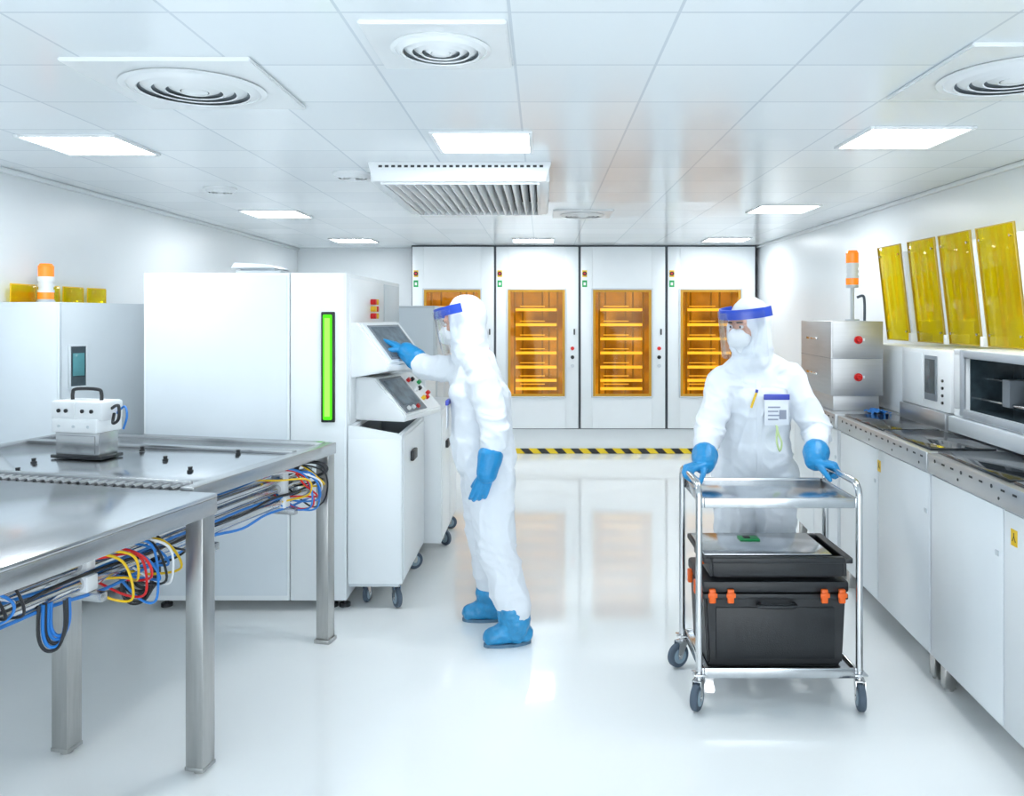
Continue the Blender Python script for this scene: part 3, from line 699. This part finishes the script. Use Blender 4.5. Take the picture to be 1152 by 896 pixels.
# ------------------------------------------------------------ cart
C=thing('trolley','stainless steel two-handled trolley with swivel casters','cart',(1.0,3.62,0))
cx0,cx1,cy0,cy1=.665,1.345,3.42,3.83
ZT=.95
for x in (cx0,cx1):
    R_=.06; pts=[(x,cy0,.15)]
    pts.append((x,cy0,ZT-R_))
    for k in range(1,6): a=math.pi/2*k/6; pts.append((x,cy0+R_*(1-math.cos(a)),ZT-R_+R_*math.sin(a)))
    pts.append((x,cy0+R_,ZT)); pts.append((x,cy1-R_,ZT))
    for k in range(1,6): a=math.pi/2*k/6; pts.append((x,cy1-R_+R_*math.sin(a),ZT-R_+R_*math.cos(a)))
    pts.append((x,cy1,ZT-R_)); pts.append((x,cy1,.15))
    part(MB().tube(pts,.0145,n=14),'handle_frame',C,CHROME)
def shelf(z,name):
    m=MB().box((cx0+.014,cy0,z-.012),(cx1-.014,cy1,z-.004),.001)
    m.frame('z',cx0+.012,cx1-.012,cy0-.012,cy1+.012,z-.035,z+.008,.010,bev=.003)
    part(m,name,C,TOPST)
shelf(.885,'top_shelf'); shelf(.165,'bottom_shelf')
for x,y,a in ((cx0,cy0,rad(-120)),(cx1,cy0,rad(-100)),(cx0,cy1,rad(-150)),(cx1,cy1,rad(-60))):
    caster(C,x,y,.15,.056,a,w=.03)
K=thing('tool_case','large black plastic case with orange latches on the trolley','case',(1.0,3.62,.165))
kx0,kx1,ky0,ky1=.695,1.305,3.45,3.80
z0=.163
m=MB().prism([(kx0+.015,z0),(kx1-.015,z0),(kx1,z0+.30),(kx0,z0+.30)],'y',ky0+.01,ky1-.01,bev=.012)
m.box((kx0+.05,ky0+.004,z0+.03),(kx1-.05,ky0+.012,z0+.25),.004)
m.box((kx0-.006,ky0,z0+.285),(kx1+.006,ky1,z0+.31),.005)
part(m,'case_body',K,BLACK)
m=MB().box((kx0-.008,ky0-.004,z0+.315),(kx1+.008,ky1+.004,z0+.365),.012).box((kx0+.06,ky0+.05,z0+.36),(kx1-.06,ky1-.05,z0+.385),.006)
part(m,'case_lid',K,BLACK)
part(MB().tube([(.93,ky0,z0+.27),(.93,ky0-.025,z0+.265),(1.07,ky0-.025,z0+.265),(1.07,ky0,z0+.27)],.009,smooth=4),'case_handle',K,BLACK)
for x in (.712,.79,1.19,1.265):
    part(MB().box((x,ky0-.02,z0+.275),(x+.028,ky0-.002,z0+.335),.005).box((x-.006,ky0-.024,z0+.30),(x+.034,ky0-.016,z0+.32),.004),'latch',K,ORANGE,'orange latch')
for y in (3.55,3.70):
    part(MB().box((kx0-.025,y,z0+.275),(kx0-.004,y+.028,z0+.335),.005),'latch',K,ORANGE,'orange latch')
Tt=thing('plastic_tray','black plastic tray resting on the case','tray',(1.0,3.62,.55))
zt=z0+.386
m=MB().box((kx0+.03,ky0+.0,zt),(kx1-.02,ky1-.01,zt+.012),.003)
m.frame('z',kx0+.02,kx1-.005,ky0-.01,ky1+.0,zt+.002,zt+.07,.014,bev=.004).frame('z',kx0-.008,kx1+.015,ky0-.028,ky1+.018,zt+.062,zt+.086,.034,bev=.004)
part(m,'tray_body',Tt,BLACK)
part(MB().box((kx0-.0,3.55,zt+.02),(kx0+.02,3.60,zt+.05),.004),'tray_clip',Tt,ORANGE)
P_=thing('metal_plate','thin reflective metal plate lying across the tray','sheet',(1.0,3.6,.65))
part(MB().box((.695,3.455,zt+.087),(1.24,3.79,zt+.094),.001),'plate_sheet',P_,TOPST)
P_=thing('circuit_board','small green circuit board on the metal plate','circuit board',(.98,3.7,.66))
part(MB().box((.90,3.66,zt+.0945),(.99,3.73,zt+.099),.001),'board',P_,GRN)
part(MB().box((.92,3.68,zt+.099),(.95,3.71,zt+.104),.001),'chip',P_,BLACK)
# ------------------------------------------------------------ organic helpers
def tex(nm,size,typ='SOFT_NOISE',depth=2):
    t=bpy.data.textures.new(nm,'CLOUDS'); t.noise_scale=size; t.noise_type=typ; t.noise_depth=depth; return t
TX2=tex('folds_small',.045,'SOFT_NOISE',2)
def ridge(n): return (1-min(1,abs(n)*1.9))**2
def organic(mb,name,parent,mats,voxel,sm=4,disp=(),label=None,folds=None,hoodz=9,wrists=()):
    me=mb.mesh('tmp'); ob=bpy.data.objects.new('tmp',me); COL.objects.link(ob)
    r=ob.modifiers.new('r','REMESH'); r.mode='VOXEL'; r.voxel_size=voxel; r.use_smooth_shade=True
    if sm: s_=ob.modifiers.new('s','SMOOTH'); s_.factor=.5; s_.iterations=sm
    for tx,st in disp:
        d=ob.modifiers.new('d','DISPLACE'); d.texture=tx; d.texture_coords='LOCAL'; d.strength=st; d.mid_level=.5
    dg=bpy.context.evaluated_depsgraph_get(); dg.update()
    nm=bpy.data.meshes.new_from_object(ob.evaluated_get(dg)); nm.name=name
    bpy.data.objects.remove(ob)
    if folds:
        co=[v.co.copy() for v in nm.vertices]; nr=[v.normal.copy() for v in nm.vertices]
        for i,p in enumerate(co):
            wj=0
            for (j,rr) in folds:
                dd=(p-j).length/rr
                if dd<2.2: wj=max(wj,math.exp(-dd*dd))
            wv=noise.noise(p*4)*.7
            # diagonal / horizontal creases gathered at joints, long drapes elsewhere
            a=ridge(noise.noise(Vector((p.x*5+wv,p.y*5,p.z*14+p.x*4+wv*3))))
            b=ridge(noise.noise(Vector((p.x*9+wv*2,p.y*9,p.z*2.6+wv))))
            c=ridge(noise.noise(Vector((p.x*5+p.z*6,p.y*5+3,p.z*6-p.x*5))))
            d=.019*wj*(a-.25)+.011*(1-wj*.7)*(b-.25)+.007*(c-.3)
            if p.z>hoodz: d*=.4
            if p.z<.24: d*=max(.1,(p.z-.16)/.08)
            for wq in wrists:
                l=(p-wq).length
                if l<.17: d*=max(.05,(l-.12)/.05)
            nm.vertices[i].co=p+nr[i]*d
        nm.update()
    for p in nm.polygons: p.use_smooth=True; p.material_index=0
    bv=BVHTree.FromPolygons([v.co.copy() for v in nm.vertices],[tuple(p.vertices) for p in nm.polygons])
    o=attach(name,nm,parent,mats,label); return o,bv
def hand(parent,wrist,fwd,back,sign,curls,arm,name='glove',thumb=(.035,.03),cuff=.105,splay=.8):
    f=Vector(fwd).normalized(); b=Vector(back); b=(b-f*b.dot(f)).normalized(); t=f.cross(b)*sign
    w=Vector(wrist); P=lambda x,y,z: w+t*x+f*y+b*z
    m=MB()
    xs=[.032,.0110,-.0110,-.031]; Ls=[.076,.086,.079,.062]; ky=[.088,.093,.088,.080]
    for i in range(4):
        m.seg(P(xs[i]*.62,.0,0),.021,P(xs[i],ky[i],0),.0135)
        p=P(xs[i],ky[i],0); ang=0; c=curls[i]
        for k,(fr,r1,r2) in enumerate(((.44,.0122,.0112),(.31,.0112,.0102),(.25,.0102,.009))):
            ang+=rad(c[k]); d=f*math.cos(ang)-b*math.sin(ang)+t*(xs[i]*splay*(1-k*.4) if c[0]<30 else 0)
            q=p+d.normalized()*Ls[i]*fr; m.seg(p,r1,q,r2); p=q
    tb=P(.024,.018,-.008); t1=P(.024+thumb[0]*.9,.052,-.018-thumb[1]*.3); t2=P(.024+thumb[0]*1.25,.080,-.024-thumb[1]*.9)
    m.seg(tb,.0175,t1,.013); m.seg(t1,.013,t2,.011); m.seg(t2,.011,t2+(t2-t1)*.35,.0095)
    a=(Vector(arm)-w).normalized()
    m.seg(P(0,.0,0),.030,w+a*.015,.048); m.seg(w+a*.015,.052,w+a*cuff,.064)
    return organic(m,name,parent,GLOVE,.0038,2,((TX2,.005),))
def person(lbl,base,J):
    P=thing('person',lbl,'person',base)
    yaw=Matrix.Rotation(math.atan2(J['f'][1],J['f'][0])-math.pi/2,3,'Z')
    hf=Vector(J['hf']).normalized(); hr=hf.cross(Vector((0,0,1))).normalized(); hu=hr.cross(hf)
    HM=Matrix((hr,hf,hu)).transposed(); hc=Vector(J['head'])
    Hh=lambda x,y,z: hc+HM@Vector((x,y,z))
    v=lambda k: Vector(J[k])
    hip,waist,chest,neck,nb=v('hip'),v('waist'),v('chest'),v('neck'),v('neckb')
    def bodysegs(m,k,w,d,ar,lg):
        m.seg(hip,(.165*w,.13*d,.10*k),waist,(.155*w,.125*d,.08*k),yaw)
        m.seg(waist,(.155*w,.125*d,.08*k),chest,(.172*w,.13*d,.10*k),yaw)
        m.seg(chest,(.165*w,.115*d,.09*k),nb,(.09*w,.085*d,.05*k),yaw)
        for s_ in 'LR':
            sh,el,wr=v('sh'+s_),v('el'+s_),v('wr'+s_)
            m.seg(nb-Vector((0,0,.02)),.06*k,sh,.060*ar); m.seg(chest,(.12*w,.1*d,.09*k),sh,.066*ar,yaw)
            e=(el-wr).normalized()
            m.seg(sh,.070*ar,el,.060*ar); m.seg(el,.060*ar,wr+e*.06,.038*ar)
            hj,kn,an=v('hj'+s_),v('kn'+s_),v('an'+s_)
            m.seg(hj,.108*lg,kn,.082*lg); m.seg(kn,.082*lg,an+Vector((0,0,.05 if k>.9 else 0)),.066*lg if k>.9 else .035)
            m.seg(hip,(.13*w,.11*d,.1*k),hj,.10*lg,yaw)
    m=MB(); bodysegs(m,.7,.68,.66,.66,.66)
    m.seg(neck,.050,nb,.06); m.seg(Hh(0,-.02,-.06),.055,neck,.050)
    m.ell(Hh(0,-.008,.025),(.074,.094,.092),HM)
    m.seg(Hh(0,.01,-.01),(.068,.075,.06),Hh(0,.035,-.07),(.042,.042,.035),HM)
    m.seg(Hh(0,.083,.018),.010,Hh(0,.100,-.022),.013); m.seg(Hh(-.014,.088,-.024),.008,Hh(.014,.088,-.024),.008)
    m.seg(Hh(-.045,.072,.035),.010,Hh(.045,.072,.035),.010)
    m.seg(Hh(-.018,.078,-.052),.007,Hh(.018,.078,-.052),.007)
    for sx in (-1,1):
        m.seg(Hh(sx*.04,.055,-.015),.022,Hh(sx*.04,.05,-.02),.022); m.ell(Hh(sx*.077,-.005,-.01),(.008,.018,.03),HM)
    for s_ in 'LR':
        wr=v('wr'+s_); e=(v('el'+s_)-wr).normalized(); m.seg(wr+e*.08,.03,wr,.022); m.seg(wr,.022,wr+Vector(J['hd'+s_]).normalized()*.05,.010)
        an=v('an'+s_); m.seg(an,.032,v('toe'+s_)*.8+Vector((an.x,an.y,.03))*.2,.016)
    organic(m,'body',P,SKIN,.0075,2)
    # coverall (loose)
    m=MB(); W_,D_=J.get('w',1.12),J.get('d',1.15); bodysegs(m,1.0,W_,D_,1.16,J.get('lg',1.12))
    for s_ in 'LR':
        an=v('an'+s_); kn=v('kn'+s_); dd=(kn-an).normalized()
        m.seg(an+dd*.20,.090,an+dd*.09,.082)
        sh=v('sh'+s_)
        m.seg(neck-Vector((0,0,.02)),.07,sh+(nb-sh)*.15+Vector((0,0,.01)),.062)
        m.seg(chest-Vector((0,0,.06)),(.15,.11,.08),sh.lerp(v('el'+s_),.25),.055,yaw)
    m.seg(waist-Vector((0,0,.05)),(.169*W_,.133*D_,.05),hip-Vector((0,0,.02)),(.171*W_,.133*D_,.10),yaw)
    m.ell(Hh(0,-.040,.028),(.102,.112,.122),HM)
    m.seg(Hh(0,-.045,-.0),(.098,.09,.08),neck-Vector((0,0,.05)),(.105,.10,.05),HM)
    m.seg(Hh(0,.02,-.115),(.06,.04,.03),nb,(.10,.10,.05),HM)
    ring=[Hh(.084*math.sin(a),.032-.02*math.cos(a),-.012+.110*math.cos(a)) for a in [i*math.pi/9 for i in range(18)]]
    for i in range(18): m.seg(ring[i],.014,ring[(i+1)%18],.014)
    FJ=[(v(k),r) for k,r in (('elL',.12),('elR',.12),('knL',.13),('knR',.13),('anL',.18),('anR',.18),('waist',.11),('hjL',.12),('hjR',.12),('shL',.11),('shR',.11),('neck',.09))]
    su,bv=organic(m,'coverall',P,SUIT,.0075,8,(),'white hooded cleanroom coverall',folds=FJ,hoodz=neck.z+.03,wrists=(v('wrL'),v('wrR')))
    for s_ in 'LR':
        an=v('an'+s_); toe=v('toe'+s_); dr=(toe-an); dr.z=0; dr.normalize(); sd=Vector((-dr.y,dr.x,0))
        heel=Vector((an.x,an.y,.05))-dr*.045; tp=Vector((toe.x,toe.y,.045))
        m=MB(); m.seg(heel,(.048,.048,.047),Vector((an.x,an.y,.055))+dr*.08,(.05,.05,.05)); m.seg(Vector((an.x,an.y,.055))+dr*.06,.052,tp,.042)
        m.seg(Vector((an.x,an.y,.06)),.062,Vector((an.x,an.y,.12)),.080); m.seg(Vector((an.x,an.y,.12)),.07,tp-dr*.05,.042)
        kn=v('kn'+s_); dd=(kn-an).normalized(); m.seg(Vector((an.x,an.y,.11)),.074,an+dd*.04,.088)
        sc_,_=organic(m,'shoe_cover',P,SHOE,.006,2,((TX2,.016),),'crinkled blue plastic shoe cover')
        m=MB(); out=[]
        for i in range(24):
            a=2*math.pi*i/24; c=math.cos(a); l=(heel*.5+tp*.5); L=(tp-heel).length/2+.036
            out.append(Vector((l.x,l.y,0))+dr*c*L+sd*math.sin(a)*.048)
        m.prism([(q.x,q.y) for q in out],'z',.0,.016)
        part(m,'sole',sc_,SOLE)
    m=MB(); m.seg(Hh(0,.062,-.045),(.064,.052,.056),Hh(0,.118,-.046),(.028,.016,.038),HM); m.seg(Hh(0,.100,-.002),.013,Hh(0,.06,-.100),.024)
    mk,_=organic(m,'face_mask',P,MASK,.005,2,(),'white respirator mask')
    for sx in (-1,1):
        m=MB().ell(Hh(sx*.03,.074,.014),(.013,.011,.009),HM).ell(Hh(sx*.03,.082,.014),(.006,.005,.006),HM,1)
        part(m,'eye',P,[EYEW,EYED])
        part(MB().seg(Hh(sx*.018,.088,.036),.004,Hh(sx*.046,.078,.036),.003),'eyebrow',P,EYED)
    def mk_arc(a0,a1,r1,z0,z1,th,tilt=0,n=30):
        m=MB();vs=[];fs=[]
        for i in range(n+1):
            a=rad(a0+(a1-a0)*i/n)
            for (r,z) in ((r1,z0),(r1+th,z0),(r1+th+tilt,z1),(r1+tilt,z1)):
                vs.append(Hh(r*.93*math.sin(a),r*math.cos(a)-.012,z))
        for i in range(n):
            for k in range(4): fs.append((i*4+k,i*4+(k+1)%4,(i+1)*4+(k+1)%4,(i+1)*4+k))
        fs.append((0,1,2,3)); fs.append((n*4+3,n*4+2,n*4+1,n*4)); m.add(vs,fs); return m
    fs_=part(mk_arc(-105,105,.136,.055,.103,.010,-.006),'face_shield',P,BAND,'blue headband')
    part(mk_arc(-80,80,.146,-.14,.09,.002,0),'visor',fs_,CLEAR,'clear curved visor')
    for s_ in 'LR':
        hand(P,J['wr'+s_],J['hd'+s_],J['hb'+s_],J['hs'+s_],J['cu'+s_],v('el'+s_),thumb=J.get('th'+s_,(.035,.03)),cuff=J.get('cf'+s_,.105),splay=J.get('sp'+s_,.8))
    return P,bv
grip=[(55,75,45),(55,78,45),(58,78,48),(60,75,45)]
JR=dict(w=1.10,d=1.12,lg=1.15,f=(-.05,-1),hf=(-.80,-.60,-.14),head=(1.03,4.07,1.605),neck=(1.07,4.11,1.475),neckb=(1.085,4.12,1.405),chest=(1.09,4.13,1.25),waist=(1.09,4.14,1.06),hip=(1.09,4.14,.92),
 shR=(.925,4.11,1.325),elR=(.815,3.98,1.07),wrR=(.745,3.72,.977),shL=(1.26,4.12,1.34),elL=(1.375,4.03,1.09),wrL=(1.285,3.79,.977),
 hdR=(-.85,-.45,-.10),hbR=(-.1,0,1),hsR=-1,cuR=grip,cfR=.085,hdL=(.80,-.5,-.10),hbL=(.1,0,1),hsL=1,cuL=grip,cfL=.085,
 hjR=(.99,4.15,.86),knR=(.985,4.13,.49),anR=(.97,4.16,.11),toeR=(.95,3.98,.03),hjL=(1.19,4.15,.86),knL=(1.19,4.12,.49),anL=(1.20,4.20,.11),toeL=(1.22,4.02,.03))
PR,bv=person('person in white hooded coverall and face shield pushing a trolley',(1.09,4.14,0),JR)
def hit(bv,o,d):
    r=bv.ray_cast(Vector(o),Vector(d)); return r[0]
m=MB();pts=[]
for i in range(22):
    z=1.34-i*.03; p=hit(bv,(1.075,3.5,z),(0,1,0))
    if p: pts.append(p)
vs=[];fs=[]
for p in pts: vs+= [(p.x-.012,p.y-.003,p.z),(p.x+.012,p.y-.003,p.z),(p.x+.012,p.y+.006,p.z),(p.x-.012,p.y+.006,p.z)]
for i in range(len(pts)-1):
    for k in range(4): fs.append((i*4+k,i*4+(k+1)%4,(i+1)*4+(k+1)%4,(i+1)*4+k))
m.add(vs,fs); part(m,'zip_flap',PR,SUIT)
p=hit(bv,(1.155,3.5,1.20),(0,1,0)); y=p.y-.03
b=part(MB().box((1.093,y,1.125),(1.213,y+.004,1.265),.002),'id_badge',PR,CARD,'white identity card with blue clip')
m=MB()
for k in range(4): m.box((1.11,y-.002,1.15+k*.02),(1.16+.01*(k%2),y,1.157+k*.02),0)
m.box((1.165,y-.002,1.155),(1.20,y,1.20),0); part(m,'card_print',b,INK)
part(MB().box((1.09,y-.004,1.25),(1.217,y+.008,1.277),.003),'badge_clip',b,TAPEB)
part(MB().tube([(1.15,y-.003,1.125),(1.16,y-.01,1.08),(1.175,y-.01,1.04),(1.165,y-.01,1.0),(1.15,y-.01,1.05),(1.155,y-.003,1.12)],.005,smooth=4),'lanyard',b,mat('pale_green_cord',(.55,.7,.35),.6))
part(MB().cyl((1.03,y+.01,1.21),(1.055,y+.006,1.285),.006,n=10).cyl((1.055,y+.006,1.285),(1.058,y+.006,1.30),.007,mi=1),'pen',PR,[YEL,TAPEB],'yellow pen')
relax=[(18,26,18),(22,30,20),(26,34,22),(30,38,24)]
point=[(5,12,8),(10,16,10),(14,20,14),(18,24,16)]
JL=dict(w=1.08,d=1.24,lg=1.22,f=(-.97,-.20),hf=(-.95,.10,-.22),head=(-.435,4.32,1.62),neck=(-.385,4.30,1.50),neckb=(-.35,4.29,1.425),chest=(-.33,4.28,1.25),waist=(-.32,4.27,1.06),hip=(-.30,4.26,.92),
 shL=(-.30,4.10,1.32),elL=(-.235,4.01,1.07),wrL=(-.275,3.955,.875),shR=(-.43,4.45,1.37),elR=(-.645,4.57,1.36),wrR=(-.80,4.68,1.465),
 hdL=(-.36,.08,-.93),hbL=(0.1,-1,0),hsL=1,cuL=relax,thL=(.012,.03),spL=.2,cfL=.10,hdR=(-.80,.20,.42),hbR=(.55,-.1,.8),hsR=-1,cuR=point,
 hjL=(-.275,4.19,.86),knL=(-.24,4.13,.50),anL=(-.135,4.09,.12),toeL=(-.26,4.06,.03),hjR=(-.31,4.34,.86),knR=(-.31,4.37,.49),anR=(-.275,4.41,.12),toeR=(-.40,4.40,.03))
PL,bv=person('person in white hooded coverall touching a machine screen',(-.25,4.25,0),JL)
p=hit(bv,(-1.0,4.22,1.16),(1,0,0)); x=p.x-.02
b=part(MB().box((x-.004,4.16,1.08),(x,4.26,1.21),.002),'id_badge',PL,CARD,'white identity card with blue clip')
part(MB().box((x-.008,4.155,1.20),(x+.008,4.265,1.225),.003),'badge_clip',b,TAPEB)
# ------------------------------------------------------------ camera, world
cam=bpy.data.cameras.new('camera'); co=bpy.data.objects.new('camera',cam); COL.objects.link(co)
co.location=(0,0,1.67); co.rotation_euler=(rad(90),0,0)
cam.sensor_width=36; cam.sensor_fit='HORIZONTAL'; cam.lens=907/1152*36; cam.shift_x=-34/1152; cam.shift_y=-94/1152
cam.clip_start=.05
S.camera=co
w=bpy.data.worlds.new('world'); S.world=w; w.use_nodes=True
bg=w.node_tree.nodes['Background']; bg.inputs[0].default_value=(.90,.96,1,1); bg.inputs[1].default_value=3.3  # added fill light, entering through the open end behind the camera
S.view_settings.view_transform='Standard'; S.view_settings.look='None'; S.view_settings.exposure=.32
